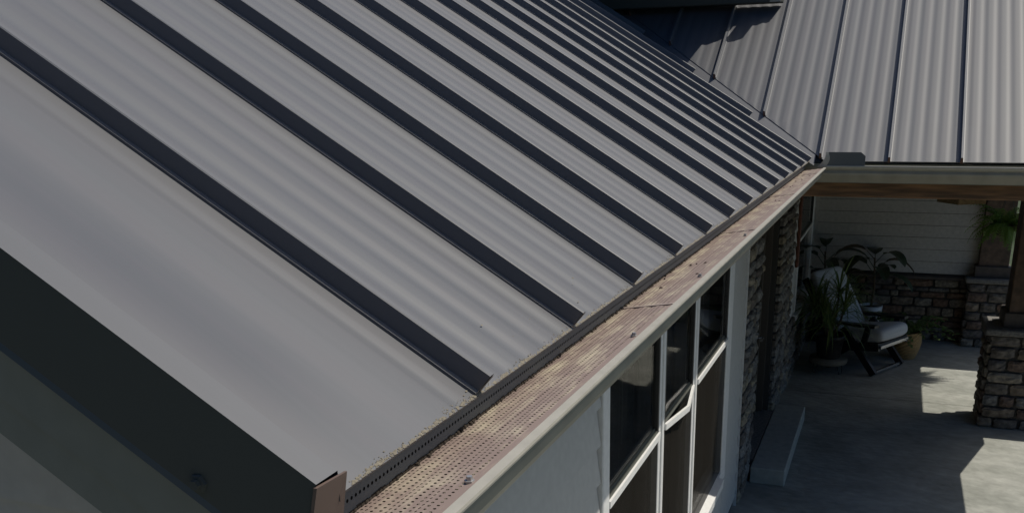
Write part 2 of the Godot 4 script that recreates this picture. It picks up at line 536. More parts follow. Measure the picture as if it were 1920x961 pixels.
func perforated(place: Callable, a0: float, a1: float, b0: float, b1: float, pitch: float, bpitch: float, r: float, solid_rows := []) -> ArrayMesh:
	# sheet with real round holes, staggered row by row
	var v := []
	var n := []
	var uv := []
	var rows := int(round((b1 - b0) / bpitch))
	var bp := (b1 - b0) / rows
	var cols := int(absf(a1 - a0) / pitch)
	var ap := (a1 - a0) / cols
	var nrm: Vector3 = (place.call(a0, b0 + bp) - place.call(a0, b0)).cross(place.call(a0 + ap, b0) - place.call(a0, b0)).normalized()
	if nrm.dot(Vector3(1, 0.3, 0)) < 0: nrm = -nrm
	var ring := []
	for k in 8: ring.append(Vector2(cos(TAU * k / 8.0), sin(TAU * k / 8.0)))
	var rim := [Vector2(1, 0), Vector2(1, 1), Vector2(0, 1), Vector2(-1, 1), Vector2(-1, 0), Vector2(-1, -1), Vector2(0, -1), Vector2(1, -1)]
	for i in rows:
		var shift := 0.5 * ap if i % 2 == 1 else 0.0
		var bc := b0 + (i + 0.5) * bp
		if solid_rows.has(i):
			var chunk := 0
			while chunk < 60:
				var pa := a0 + (a1 - a0) * chunk / 60.0
				var pb := a0 + (a1 - a0) * (chunk + 1) / 60.0
				var q := [[pa, bc - bp / 2], [pb, bc - bp / 2], [pb, bc + bp / 2], [pa, bc + bp / 2]]
				emit_cell(v, n, uv, place, q, nrm, a0, a1, b0, b1)
				chunk += 1
			continue
		for j in cols:
			var ac := a0 + (j + 0.5) * ap + shift
			for k in 8:
				var k2: int = (k + 1) % 8
				var q := [[ac + ring[k].x * r, bc + ring[k].y * r], [ac + rim[k].x * ap / 2, bc + rim[k].y * bp / 2], [ac + rim[k2].x * ap / 2, bc + rim[k2].y * bp / 2], [ac + ring[k2].x * r, bc + ring[k2].y * r]]
				if ap < 0:
					q[1][0] = ac + rim[k].x * -ap / 2; q[2][0] = ac + rim[k2].x * -ap / 2
				emit_cell(v, n, uv, place, q, nrm, a0, a1, b0, b1)
	var arr := []
	arr.resize(Mesh.ARRAY_MAX)
	arr[Mesh.ARRAY_VERTEX] = PackedVector3Array(v)
	arr[Mesh.ARRAY_NORMAL] = PackedVector3Array(n)
	arr[Mesh.ARRAY_TEX_UV] = PackedVector2Array(uv)
	var mesh := ArrayMesh.new()
	mesh.add_surface_from_arrays(Mesh.PRIMITIVE_TRIANGLES, arr)
	return mesh

func emit_cell(v: Array, n: Array, uv: Array, place: Callable, q: Array, nrm: Vector3, a0: float, a1: float, b0: float, b1: float) -> void:
	var p := []
	for c in q: p.append(place.call(c[0], c[1]))
	var order := [0, 2, 1, 0, 3, 2]
	if (p[1] - p[0]).cross(p[2] - p[0]).dot(nrm) < 0.0: order = [0, 1, 2, 0, 2, 3]
	for t in order:
		v.append(p[t]); n.append(nrm)
		uv.append(Vector2((q[t][0] - a0) / (a1 - a0), (q[t][1] - b0) / (b1 - b0)))

func gutter_profile() -> Array:
	# (out from the eave, height), from the lip down the front and up the back
	return [Vector2(0.0765, -0.063), Vector2(0.0765, -0.0565), Vector2(0.0895, -0.0575), Vector2(0.0905, -0.061), Vector2(0.0895, -0.0645), Vector2(0.076, -0.077), Vector2(0.067, -0.087), Vector2(0.0685, -0.093), Vector2(0.070, -0.103), Vector2(0.063, -0.116), Vector2(0.045, -0.135), Vector2(0.030, -0.152), Vector2(0.024, -0.160), Vector2(-0.052, -0.160), Vector2(-0.052, -0.075)]

func gutters() -> void:
	var g := thing("rain_gutter", "beige gutter under the large roof, covered by a dusty brown perforated leaf guard", "gutter")
	var s := st_new()
	var prof := gutter_profile()
	extrude(s, prof.slice(4), func(v: Vector2, z: float) -> Vector3: return Vector3(v.x, v.y, z), 0.375, -4.84)
	obj("trough", s, M.gutter, g)
	s = st_new()
	extrude(s, prof.slice(0, 5), func(v: Vector2, z: float) -> Vector3: return Vector3(v.x, v.y, z), 0.375, -4.84)
	obj("lip", s, M.gutter_lip, g)
	s = st_new()
	var cap := [Vector3(0.0925, -0.06, 0.376), Vector3(0.06, -0.112, 0.376), Vector3(0.03, -0.148, 0.376), Vector3(0.024, -0.16, 0.376), Vector3(-0.052, -0.16, 0.376), Vector3(-0.052, -0.075, 0.376)]
	for i in range(1, 5): tri(s, cap[0], cap[i + 1], cap[i])
	obj("end_cap", s, M.gutter, g)
	var mesh := perforated(func(a: float, b: float) -> Vector3: return Vector3(b, -0.0795 + (b + 0.042) * 0.155 + 0.0011 * sin((b + 0.031) * 190.0), a), 0.374, -4.85, -0.0422, 0.0785, 0.0092, 0.0092, 0.0020, [11, 12])
	var o := MeshInstance3D.new()
	o.mesh = mesh
	o.material_override = M.guard
	put(o, "leaf_guard", g)
	for p in [[0.062, 0.220], [0.064, -0.497], [0.063, -1.121], [0.061, -1.852]]:
		s = st_new()
		var c := Vector3(p[0], -0.063, p[1])
		tube(s, [c, c + Vector3(0, 0.0022, 0), c + Vector3(0, 0.0023, 0), c + Vector3(0, 0.007, 0)], [0.0065, 0.0063, 0.0043, 0.0038], 6)
		obj("screw", s, M.zinc, g)
	for z in [-0.78, -1.99, -3.21, -4.43]:
		s = st_new()
		hexa(s, [Vector3(-0.041, -0.084, z), Vector3(0.0755, -0.064, z), Vector3(0.0755, -0.064, z - 0.012), Vector3(-0.041, -0.084, z - 0.012), Vector3(-0.041, -0.0772, z), Vector3(0.0755, -0.0590, z), Vector3(0.0755, -0.0590, z - 0.012), Vector3(-0.041, -0.0772, z - 0.012)])
		obj("guard_joint", s, M.guard_joint, g)
	rng.seed = 4
	for i in 14:
		s = st_new()
		var c := Vector3(0.0, 0.0, rng.randf_range(-4.7, -0.6))
		c.x = rng.randf_range(-0.035, 0.06)
		c.y = -0.0795 + (c.x + 0.042) * 0.155
		tube(s, [c, c + Vector3(0, 0.004, 0)], [rng.randf_range(0.003, 0.007), 0.002], 5)
		obj("grit_lump", s, M.rust, g)
	# black debris packed between drip edge and guard
	s = st_new()
	for i in 650:
		var z := 0.33 - i * 0.008
		var w := absf(rng.randfn(0.0, 0.0022)) + 0.0005
		if rng.randf() < 0.012: w += rng.randf_range(0.005, 0.011)
		var hgt := rng.randf_range(0.002, 0.005)
		hexa(s, [Vector3(-0.0422, -0.0790, z), Vector3(-0.0422 + w, -0.0790, z - 0.001), Vector3(-0.0422 + w * 0.8, -0.0790, z - 0.007), Vector3(-0.0422, -0.0790, z - 0.0082),
			Vector3(-0.0422, -0.0790 + hgt, z), Vector3(-0.0422 + w * 0.6, -0.0765, z - 0.002), Vector3(-0.0422 + w * 0.5, -0.0765, z - 0.006), Vector3(-0.0422, -0.0790 + hgt, z - 0.0082)])
	var deb := obj("leaf_litter", s, M.soil, g)
	deb.set_meta("kind", "stuff")

	var h := thing("rain_gutter", "beige open gutter along the porch eave above the brown wooden beam", "gutter")
	var zf := ZB + 0.018
	s = st_new()
	var placing := func(v: Vector2, x: float) -> Vector3: return Vector3(x, v.y + 0.010, zf + v.x)
	extrude(s, prof.slice(5), placing, -0.05, 2.12)
	obj("trough", s, M.gutter, h)
	s = st_new()
	extrude(s, prof.slice(0, 6), placing, 0.07, 2.12)
	obj("lip", s, M.gutter_lip, h)
	# splash guard standing on the lip at the inner corner
	var sp := thing("splash_guard", "dark grey metal splash plate standing on the porch gutter at the inner corner", "splash guard")
	s = st_new()
	var zp := zf + 0.085
	var poly := [Vector2(0.085, -0.050), Vector2(0.312, -0.050), Vector2(0.312, 0.010), Vector2(0.285, 0.032), Vector2(0.085, 0.032)]
	extrude(s, poly, func(v: Vector2, z: float) -> Vector3: return Vector3(v.x, v.y, z), zp - 0.0015, zp + 0.0015, true)
	obj("plate", s, M.splash, sp)
	s = st_new()
	var arc := []
	for i in 7: arc.append(Vector2(0.086 + 0.020 * sin(i * PI / 7.0), -0.055 + i * 0.0145))
	for i in 6:
		hexa(s, [Vector3(arc[i].x - 0.05 + i * 0.006, arc[i].y, zp + 0.012), Vector3(arc[i].x, arc[i].y, zp + 0.004), Vector3(arc[i].x, arc[i].y, zp - 0.002), Vector3(arc[i].x - 0.05 + i * 0.006, arc[i].y, zp + 0.006),
			Vector3(arc[i + 1].x - 0.05 + (i + 1) * 0.006, arc[i + 1].y, zp + 0.012), Vector3(arc[i + 1].x, arc[i + 1].y, zp + 0.004), Vector3(arc[i + 1].x, arc[i + 1].y, zp - 0.002), Vector3(arc[i + 1].x - 0.05 + (i + 1) * 0.006, arc[i + 1].y, zp + 0.006)])
	obj("end_fold", s, M.gutter_lip, sp)

func siding(parent: Node3D, origin: Vector3, along: Vector3, out: Vector3, length: float, y_lo: float, y_hi: float, m: Material, first: float, groove := 0.0) -> void:
	# lap boards; origin gives the start of the run on the wall face, y is set by the courses
	var y := first
	while y > y_hi: y -= 0.15
	while y + 0.15 <= y_hi: y += 0.15
	while y + 0.15 > y_lo:
		var a := maxf(y, y_lo) + groove
		var b := minf(y + 0.15, y_hi)
		if b - a > 0.01:
			var s := st_new()
			var p := Vector3(origin.x, 0, origin.z)
			var q := p + along * length
			var th := 0.022
			hexa(s, [p + Vector3.UP * a + out * th, q + Vector3.UP * a + out * th, q + Vector3.UP * a - out * 0.004, p + Vector3.UP * a - out * 0.004,
				p + Vector3.UP * b + out * 0.003, q + Vector3.UP * b + out * 0.003, q + Vector3.UP * b - out * 0.004, p + Vector3.UP * b - out * 0.004])
			obj("siding_board", s, m, parent)
		y -= 0.15

var stone_meshes := []
func make_stones() -> void:
	var r := RandomNumberGenerator.new()
	for k in 7:
		r.seed = 100 + k
		var s := st_new()
		var n := 4
		var g := []
		for j in n + 1:
			var row := []
			for i in n + 1:
				var u := float(i) / n
				var v := float(j) / n
				var edge := i == 0 or j == 0 or i == n or j == n
				var z := 0.86 + r.randf_range(-0.14, 0.14)
				if edge: z = 0.62 + r.randf_range(-0.14, 0.08)
				var px := clampf(u, 0.035, 0.965) + r.randf_range(-0.03, 0.03)
				var py := clampf(v, 0.05, 0.95) + r.randf_range(-0.04, 0.04)
				if edge and (i == 0 or i == n) and (j == 0 or j == n):
					px += (0.5 - u) * 0.06; py += (0.5 - v) * 0.08
				row.append(Vector3(px, py, z))
			g.append(row)
		for j in n:
			for i in n: quad(s, g[j][i], g[j][i + 1], g[j + 1][i + 1], g[j + 1][i])
		var loop := []
		for i in n: loop.append(g[0][i])
		for j in n: loop.append(g[j][n])
		for i in n: loop.append(g[n][n - i])
		for j in n: loop.append(g[n - j][0])
		for i in loop.size():
			var a: Vector3 = loop[i]
			var b: Vector3 = loop[(i + 1) % loop.size()]
			quad(s, Vector3(a.x, a.y, 0), Vector3(b.x, b.y, 0), b, a)
		s.generate_normals()
		stone_meshes.append(s.commit())

func stones(parent: Node3D, origin: Vector3, ax: Vector3, out: Vector3, W: float, H: float, sd: int, depth := 0.05, hmin := 0.07, hmax := 0.13, wmin := 0.12, wmax := 0.36, ragged := 0.0, tones := [0, 1, 2, 3, 4, 5, 6]) -> void:
	var r := RandomNumberGenerator.new()
	r.seed = sd
	var y := 0.0
	while y < H - 0.03:
		var h := r.randf_range(hmin, hmax)
		if y + h > H - 0.05: h = H - y
		var x := -r.randf() * ragged
		var stop := W + r.randf() * ragged
		while x < stop - 0.02:
			var w := r.randf_range(wmin, wmax)
			if x + w > stop - wmin * 0.6: w = stop - x
			var o := MeshInstance3D.new()
			o.mesh = stone_meshes[r.randi() % stone_meshes.size()]
			o.material_override = M.stone[tones[r.randi() % tones.size()]]
			var d := depth * r.randf_range(0.75, 1.3)
			o.transform = Transform3D(Basis(ax * (w - 0.009), Vector3.UP * (h - 0.008), out * d), origin + ax * x + Vector3.UP * y)
			put(o, "stone", parent)
			x += w
		y += h

func window(house: Node3D, zs: Array, y_top: float, y_bot: float, rail: float, bent: int, screens := true) -> void:
	# zs: outer near edge, then pairs (near, far) of each light, then outer far edge
	var w := part("window", house)
	var n := (zs.size() - 2) / 2
	var f := WALL + 0.030
	var zn: float = zs[0]
	var zf: float = zs[-1]
	var s := st_new()
	bevel_box(s, Vector3(WALL - 0.02, y_bot - 0.02, zs[1]), Vector3(f, y_top, zn), 0.004)
	obj("side_trim", s, M.white, w)
	s = st_new()
	bevel_box(s, Vector3(WALL - 0.02, y_bot - 0.02, zf), Vector3(f, y_top, zs[2 * n]), 0.004)
	obj("side_trim", s, M.white, w)
	for i in n - 1:
		s = st_new()
		var a: float = zs[2 + 2 * i]
		var b: float = zs[3 + 2 * i]
		bevel_box(s, Vector3(WALL - 0.02, y_bot - 0.02, b), Vector3(f - 0.006, y_top, a), 0.003)
		bevel_box(s, Vector3(WALL - 0.02, y_bot - 0.02, lerpf(b, a, 0.33)), Vector3(f + 0.002, y_top, lerpf(b, a, 0.66)), 0.003)
		obj("mullion", s, M.white, w)
	s = st_new()
	bevel_box(s, Vector3(WALL - 0.08, y_top, zf), Vector3(f, y_top + 0.09, zn), 0.004)
	obj("head_trim", s, M.white, w)
	s = st_new()
	hexa(s, [Vector3(WALL - 0.08, y_bot - 0.09, zn + 0.03), Vector3(f + 0.028, y_bot - 0.09, zn + 0.03), Vector3(f + 0.028, y_bot - 0.09, zf + 0.22), Vector3(WALL - 0.08, y_bot - 0.09, zf + 0.22),
		Vector3(WALL - 0.08, y_bot - 0.005, zn + 0.03), Vector3(f + 0.032, y_bot - 0.03, zn + 0.03), Vector3(f + 0.032, y_bot - 0.03, zf + 0.22), Vector3(WALL - 0.08, y_bot - 0.005, zf + 0.22)])
	obj("sill", s, M.white, w)
	s = st_new()
	bevel_box(s, Vector3(WALL - 0.08, y_bot - 0.10, zf), Vector3(f, y_bot - 0.021, zf + 0.218), 0.004)
	obj("bottom_trim", s, M.white, w)
	for i in n:
		var a: float = zs[1 + 2 * i]
		var b: float = zs[2 + 2 * i]
		var x0 := WALL + 0.018
		# dark sash rims behind the white frame
		s = st_new()
		box(s, Vector3(x0 - 0.03, rail, b), Vector3(x0 + 0.006, y_top, b + 0.022))
		obj("sash_rim", s, M.dark_frame, w)
		s = st_new()
		box(s, Vector3(x0 - 0.03, rail, a - 0.014), Vector3(x0 + 0.006, y_top, a))
		obj("sash_rim", s, M.dark_frame, w)
		s = st_new()
		box(s, Vector3(x0 - 0.012, rail + 0.03, b + 0.022), Vector3(x0 - 0.008, y_top, a - 0.014))
		obj("pane", s, M.glass, w)
		s = st_new()
		box(s, Vector3(x0 - 0.030, y_bot, b), Vector3(x0 - 0.026, rail, a))
		obj("pane", s, M.glass, w)
		# ledge of the sash, then the white meeting rail in front of it
		s = st_new()
		for st in 3:
			box(s, Vector3(x0 - 0.03 + st * 0.012, rail - 0.0, b + 0.002), Vector3(x0 - 0.018 + st * 0.012, rail + 0.034 - st * 0.011, a - 0.002))
		obj("sash_ledge", s, M.blind, w)
		s = st_new()
		var xm := WALL + 0.027
		if i == bent:
			var zk := lerpf(a, b, 0.56)
			bar(s, Vector3(xm, rail - 0.015, a), Vector3(xm + 0.035, rail - 0.035, zk), 0.014, 0.030)
			bar(s, Vector3(xm + 0.035, rail - 0.035, zk), Vector3(xm, rail - 0.012, b), 0.014, 0.030)
		else:
			box(s, Vector3(xm - 0.008, rail - 0.030, b), Vector3(xm + 0.007, rail, a))
		obj("meeting_rail", s, M.white, w)
		if screens:
			s = st_new()
			box(s, Vector3(WALL + 0.019, y_bot, b + 0.003), Vector3(WALL + 0.021, rail - 0.033, a - 0.003))
			obj("insect_screen", s, M.screen, w)
		# dark curtain close behind the glass, with two thin pull cords
		s = st_new(true)
		for k in 24:
			var za := lerpf(a, b, k / 24.0)
			var zb := lerpf(a, b, (k + 1) / 24.0)
			var xa := x0 - 0.13 + 0.012 * sin(k * 1.9)
			var xb := x0 - 0.13 + 0.012 * sin((k + 1) * 1.9)
			quad(s, Vector3(xa, y_bot - 0.1, za), Vector3(xb, y_bot - 0.1, zb), Vector3(xb, y_top + 0.05, zb), Vector3(xa, y_top + 0.05, za))
		obj("curtain", s, M.curtain, w)
		for f2 in [0.36, 0.68]:
			s = st_new()
			var zc := lerpf(a, b, f2)
			tube(s, [Vector3(x0 - 0.10, rail + 0.02, zc), Vector3(x0 - 0.10, y_top, zc)], [0.0035, 0.0035], 5)
			obj("pull_cord", s, M.blind, w)
	# the unlit room behind the glass
	s = st_new()
	var lo := Vector3(WALL - 1.6, y_bot - 0.2, zf - 0.1)
	var hi := Vector3(WALL - 0.081, y_top + 0.1, zn + 0.1)
	quad(s, Vector3(lo.x, lo.y, lo.z), Vector3(lo.x, lo.y, hi.z), Vector3(lo.x, hi.y, hi.z), Vector3(lo.x, hi.y, lo.z))
	quad(s, Vector3(lo.x, lo.y, hi.z), Vector3(hi.x, lo.y, hi.z), Vector3(hi.x, hi.y, hi.z), Vector3(lo.x, hi.y, hi.z))
	quad(s, Vector3(lo.x, lo.y, lo.z), Vector3(hi.x, lo.y, lo.z), Vector3(hi.x, hi.y, lo.z), Vector3(lo.x, hi.y, lo.z))
	quad(s, Vector3(lo.x, lo.y, lo.z), Vector3(lo.x, lo.y, hi.z), Vector3(hi.x, lo.y, hi.z), Vector3(hi.x, lo.y, lo.z))
	quad(s, Vector3(lo.x, hi.y, lo.z), Vector3(lo.x, hi.y, hi.z), Vector3(hi.x, hi.y, hi.z), Vector3(hi.x, hi.y, lo.z))
	obj("dim_room", s, M.room, w)

func house_walls(house: Node3D) -> void:
	var wall := part("wall", house)
	var T := -0.18
	var first := -0.70
	var X := WALL
	# solid wall behind the cladding, in blocks around the openings (z far, z near, y low, y high)
	var s := st_new()
	for b in [[-1.9, 0.08, FLOOR, T], [-4.8, -1.9, FLOOR, -2.07], [-4.8, -1.9, -0.30, T], [-6.14, -4.8, FLOOR, T], [-7.45, -6.14, -0.45, T], [-9.2, -7.45, FLOOR, T], [-10.95, -9.2, FLOOR, -1.97], [-10.95, -9.2, -0.42, T], [BACK - 0.2, -10.95, FLOOR, T]]:
		box(s, Vector3(X - 0.20, b[2], b[0]), Vector3(X - 0.004, b[3], b[1]))
	obj("wall_core", s, M.backing, wall)
	siding(wall, Vector3(X, 0, 0.10), Vector3.FORWARD, Vector3.RIGHT, 1.995, FLOOR + 0.1, T, M.siding, first)
	siding(wall, Vector3(X, 0, -1.905), Vector3.FORWARD, Vector3.RIGHT, 2.885, FLOOR + 0.1, -2.16, M.siding, first)
	siding(wall, Vector3(X, 0, -4.797), Vector3.FORWARD, Vector3.RIGHT, 0.635, FLOOR + 0.1, T, M.siding, first)
	siding(wall, Vector3(X, 0, -8.70), Vector3.FORWARD, Vector3.RIGHT, 0.49, -1.93, T, M.siding, first)
	siding(wall, Vector3(X, 0, -10.955), Vector3.FORWARD, Vector3.RIGHT, 0.385, -1.93, T, M.siding, first)
	# thin pale channel where the siding meets the stone
	s = st_new()
	box(s, Vector3(X, FLOOR, -5.475), Vector3(X + 0.024, T, -5.460))
	obj("corner_channel", s, M.white, wall)
	# stone veneer round the door and below the far window
	stones(wall, Vector3(X, FLOOR, -5.478), Vector3.FORWARD, Vector3.RIGHT, 0.66, FLOOR * -1 + T, 11, 0.05, 0.06, 0.12, 0.12, 0.30, 0.0, [0, 3, 6, 6, 7, 7, 8])
	stones(wall, Vector3(X, FLOOR, -7.47), Vector3.FORWARD, Vector3.RIGHT, 1.21, FLOOR * -1 + T, 12, 0.05, 0.06, 0.12, 0.12, 0.30, 0.0, [0, 3, 6, 6, 7, 7, 8])
	stones(wall, Vector3(X, FLOOR, -8.70), Vector3.FORWARD, Vector3.RIGHT, 2.62, 0.70, 13, 0.05, 0.06, 0.12, 0.12, 0.30, 0.0, [0, 3, 6, 6, 7, 7, 8])
	# gable end wall
	s = st_new()
	var top := func(x: float) -> float: return -tan(TA) * x - 0.29
	for r in range(0, 26):
		var y0 := FLOOR + r * 0.15
		var y1 := y0 + 0.149
		# board ends cut to the slope of the roof
		var x1 := minf(X, -(y1 + 0.25) / tan(TA))
		var x0 := minf(X, -(y0 + 0.25) / tan(TA))
		if x1 < -4.3: break
		var b := st_new()
		hexa(b, [Vector3(-4.6, y0, 0.116), Vector3(x0, y0, 0.116), Vector3(x0, y0, 0.09), Vector3(-4.6, y0, 0.09), Vector3(-4.6, y1, 0.103), Vector3(x1, y1, 0.103), Vector3(x1, y1, 0.09), Vector3(-4.6, y1, 0.09)])
		obj("siding_board", b, M.siding, wall)
	# three-light window near the gable, one-light window by the porch chair
	window(house, [-1.90, -1.985, -2.80, -2.915, -3.575, -3.685, -4.64, -4.795], -0.40, -2.04, -1.115, 1)
	window(house, [-9.20, -9.28, -10.80, -10.95], -0.52, -1.93, -1.13, -1, false)
	# door in its recess
	var d := part("door", house)
	s = st_new()
	bevel_box(s, Vector3(X - 0.19, FLOOR + 0.14, -7.40), Vector3(X - 0.145, -0.46, -6.20), 0.004)
	obj("slab", s, M.dark_frame, d)
	s = st_new()
	box(s, Vector3(X - 0.12, FLOOR + 0.35, -7.28), Vector3(X - 0.115, -0.60, -6.32))
	obj("storm_glass", s, M.glass, d)
	for z in [[-6.20, -6.142], [-7.448, -7.40], [-6.32, -6.29], [-7.31, -7.28]]:
		s = st_new()
		box(s, Vector3(X - 0.16, FLOOR + 0.14, z[0]), Vector3(X - (0.05 if z[1] > -6.15 or z[0] < -7.41 else 0.10), -0.46, z[1]))
		obj("jamb", s, M.door_jamb, d)
	s = st_new()
	box(s, Vector3(X - 0.20, FLOOR, -7.448), Vector3(X + 0.05, FLOOR + 0.14, -6.142))
	obj("threshold", s, M.cap, d)
	s = st_new()
	tube(s, [Vector3(X - 0.11, -1.75, -7.22), Vector3(X - 0.06, -1.75, -7.22), Vector3(X - 0.06, -1.75, -7.12)], [0.012, 0.012, 0.012], 8)
	obj("handle", s, M.steel, d)

func porch() -> void:
	var p := thing("covered_porch", "porch wing with ribbed metal roof, brown beam, stone and siding back wall", "porch")
	var roof := part("roof", p)
	var top := 4.3
	var k0 := -9
	for k in range(k0, 4):
		var x0 := OB + k * SEAM + 0.008
		var x1 := OB + (k + 1) * SEAM - 0.006
		if k == 3: x1 = 2.12
		var s := st_new(true)
		var prof := pan_profile(x1 - x0, false, 0.0010)
		for i in prof.size() - 1:
			var rows := []
			for j in [i, i + 1]:
				var x: float = x0 + prof[j].x
				var lo := low_b(x)
				var col := []
				for u in [lo, lo + 0.012, maxf(0.4, lo + 0.02), top]:
					var rise: float = prof[j].y * clampf((u - lo) / 0.012, 0.0, 1.0)
					col.append([rb(u, rise, x), Vector2(k * 0.31 + prof[j].x / 0.392, pan_v(u - lo) * 0.8 + 0.19)])
				rows.append(col)
			for r in 3:
				var a = rows[0][r]; var b = rows[1][r]; var c = rows[1][r + 1]; var d = rows[0][r + 1]
				quad(s, a[0], b[0], c[0], d[0], a[1], b[1], c[1], d[1])
			s.set_smooth_group(-1)
			quad(s, rows[0][0][0], rows[0][0][0] - rb(0, 0.006, 0) + rb(0, 0, 0), rows[1][0][0] - rb(0, 0.006, 0) + rb(0, 0, 0), rows[1][0][0])
			s.set_smooth_group(0)
		obj("roof_panel", s, M.roof, roof)
	for k in range(k0 + 1, 4):
		var x := OB + k * SEAM
		var lo := low_b(x)
		var s := st_new()
		var prof := [Vector2(-0.008, -0.002), Vector2(-0.0065, RIB - 0.002), Vector2(-0.005, RIB), Vector2(0.005, RIB), Vector2(0.0065, RIB - 0.002), Vector2(0.009, 0.004), Vector2(0.014, 0.003), Vector2(0.014, -0.002)]
		extrude(s, prof, func(v: Vector2, u: float) -> Vector3: return rb(u, v.y, x + v.x), lo - 0.004, top, true)
		var seam := obj("standing_seam", s, M.seam, roof)
		s = st_new()
		quad(s, rb(lo - 0.006, RIB, x - 0.006), rb(lo - 0.006, RIB, x + 0.006), rb(lo - 0.006, -0.004, x + 0.007), rb(lo - 0.006, -0.004, x - 0.007))
		obj("seam_end", s, M.copper_edge, roof)
	# deck, gable end and far slope
	var s := st_new()
	quad(s, rb(0.02, -0.02, 0.0), rb(0.02, -0.02, 2.1), rb(top, -0.02, 2.1), rb(top, -0.02, 0.0))
	tri(s, rb(0.02, -0.02, 0.0), rb(top, -0.02, 0.0), Vector3(-3.2, rb(top, -0.02, 0).y, rb(top, -0.02, 0).z))
	var ridge := rb(top, 0, 0)
	quad(s, Vector3(-3.2, ridge.y, ridge.z), Vector3(2.12, ridge.y, ridge.z), Vector3(2.12, -0.1, BACK - 0.5), Vector3(-3.2, -0.1, BACK - 0.5))
	obj("roof_deck", s, M.backing, roof)
	s = st_new()
	box(s, Vector3(WALL - 0.1, -0.20, BACK - 0.3), Vector3(2.09, -0.185, -5.21))
	obj("ceiling", s, M.ceiling, p)
	s = st_new()
	box(s, Vector3(-0.06, -0.16, -5.011), Vector3(2.09, -0.045, -5.001))
	obj("eave_fascia", s, M.fascia, p)
	s = st_new()
	bevel_box(s, Vector3(WALL + 0.03, -0.248, -5.205), Vector3(2.09, -0.10, -5.013), 0.006)
	obj("front_beam", s, M.beam, p)
	# open side: gable cladding, long beam and a raking brace that comes down to the post
	s = st_new()
	tri(s, Vector3(2.095, -0.2, ZB + 0.02), Vector3(2.095, -0.2, BACK - 0.5), Vector3(2.095, ridge.y - 0.02, ridge.z))
	obj("gable_cladding", s, M.siding_back, p)
	s = st_new()
	bevel_box(s, Vector3(1.90, -0.45, BACK - 0.3), Vector3(2.095, -0.201, -5.43), 0.006)
	obj("side_beam", s, M.beam, p)
	s = st_new()
	box(s, Vector3(2.02, -0.97, -7.18), Vector3(2.094, -0.451, -5.20))
	hexa(s, [Vector3(2.02, -1.46, -7.86), Vector3(2.094, -1.46, -7.86), Vector3(2.094, -1.46, -7.99), Vector3(2.02, -1.46, -7.99), Vector3(2.02, -0.97, -7.18), Vector3(2.094, -0.97, -7.18), Vector3(2.094, -0.452, -7.99), Vector3(2.02, -0.452, -7.99)])
	hexa(s, [Vector3(2.0205, -0.97, -7.181), Vector3(2.0935, -0.97, -7.181), Vector3(2.0935, -0.975, -7.989), Vector3(2.0205, -0.975, -7.989), Vector3(2.0205, -0.4515, -7.181), Vector3(2.0935, -0.4515, -7.181), Vector3(2.0935, -0.4515, -7.989), Vector3(2.0205, -0.4515, -7.989)])
	box(s, Vector3(2.021, -1.46, -8.45), Vector3(2.093, -0.452, -7.992))
	hexa(s, [Vector3(2.021, -1.46, -7.991), Vector3(2.093, -1.46, -7.991), Vector3(2.093, -1.46, -7.992), Vector3(2.021, -1.46, -7.992), Vector3(2.021, -0.46, -7.991), Vector3(2.093, -0.46, -7.991), Vector3(2.093, -0.46, -7.992), Vector3(2.021, -0.46, -7.992)])
	obj("side_valance", s, M.post_trim, p)
	s = st_new()
	box(s, Vector3(2.10, -0.45, BACK - 0.3), Vector3(2.95, -0.35, -10.66))
	obj("side_overhang", s, M.fascia, p)
	# back wall
	var w := part("back_wall", p)
	s = st_new()
	box(s, Vector3(WALL - 0.2, FLOOR, BACK - 0.2), Vector3(1.9, -0.2, BACK - 0.005))
	obj("wall_core", s, M.backing, w)
	siding(w, Vector3(WALL + 0.02, 0, BACK), Vector3.RIGHT, Vector3.BACK, 2.2, -1.80, -0.2, M.siding_back, -1.80, 0.007)
	s = st_new()
	box(s, Vector3(WALL + 0.005, -1.93, BACK - 0.01), Vector3(WALL + 0.055, -0.2, BACK + 0.03))
	obj("corner_channel", s, M.siding_back, w)
	s = st_new()
	hexa(s, [Vector3(WALL + 0.02, -1.86, BACK + 0.085), Vector3(1.50, -1.86, BACK + 0.085), Vector3(1.50, -1.86, BACK), Vector3(WALL + 0.02, -1.86, BACK), Vector3(WALL + 0.02, -1.83, BACK + 0.08), Vector3(1.50, -1.83, BACK + 0.08), Vector3(1.50, -1.805, BACK), Vector3(WALL + 0.02, -1.805, BACK)])
	obj("ledge", s, M.post_trim, w)
	stones(w, Vector3(WALL + 0.02, FLOOR, BACK), Vector3.RIGHT, Vector3.BACK, 2.0, 0.80, 21, 0.045, 0.05, 0.125, 0.10, 0.36, 0.0, [0, 1, 1, 2, 3, 4, 5, 6, 8])

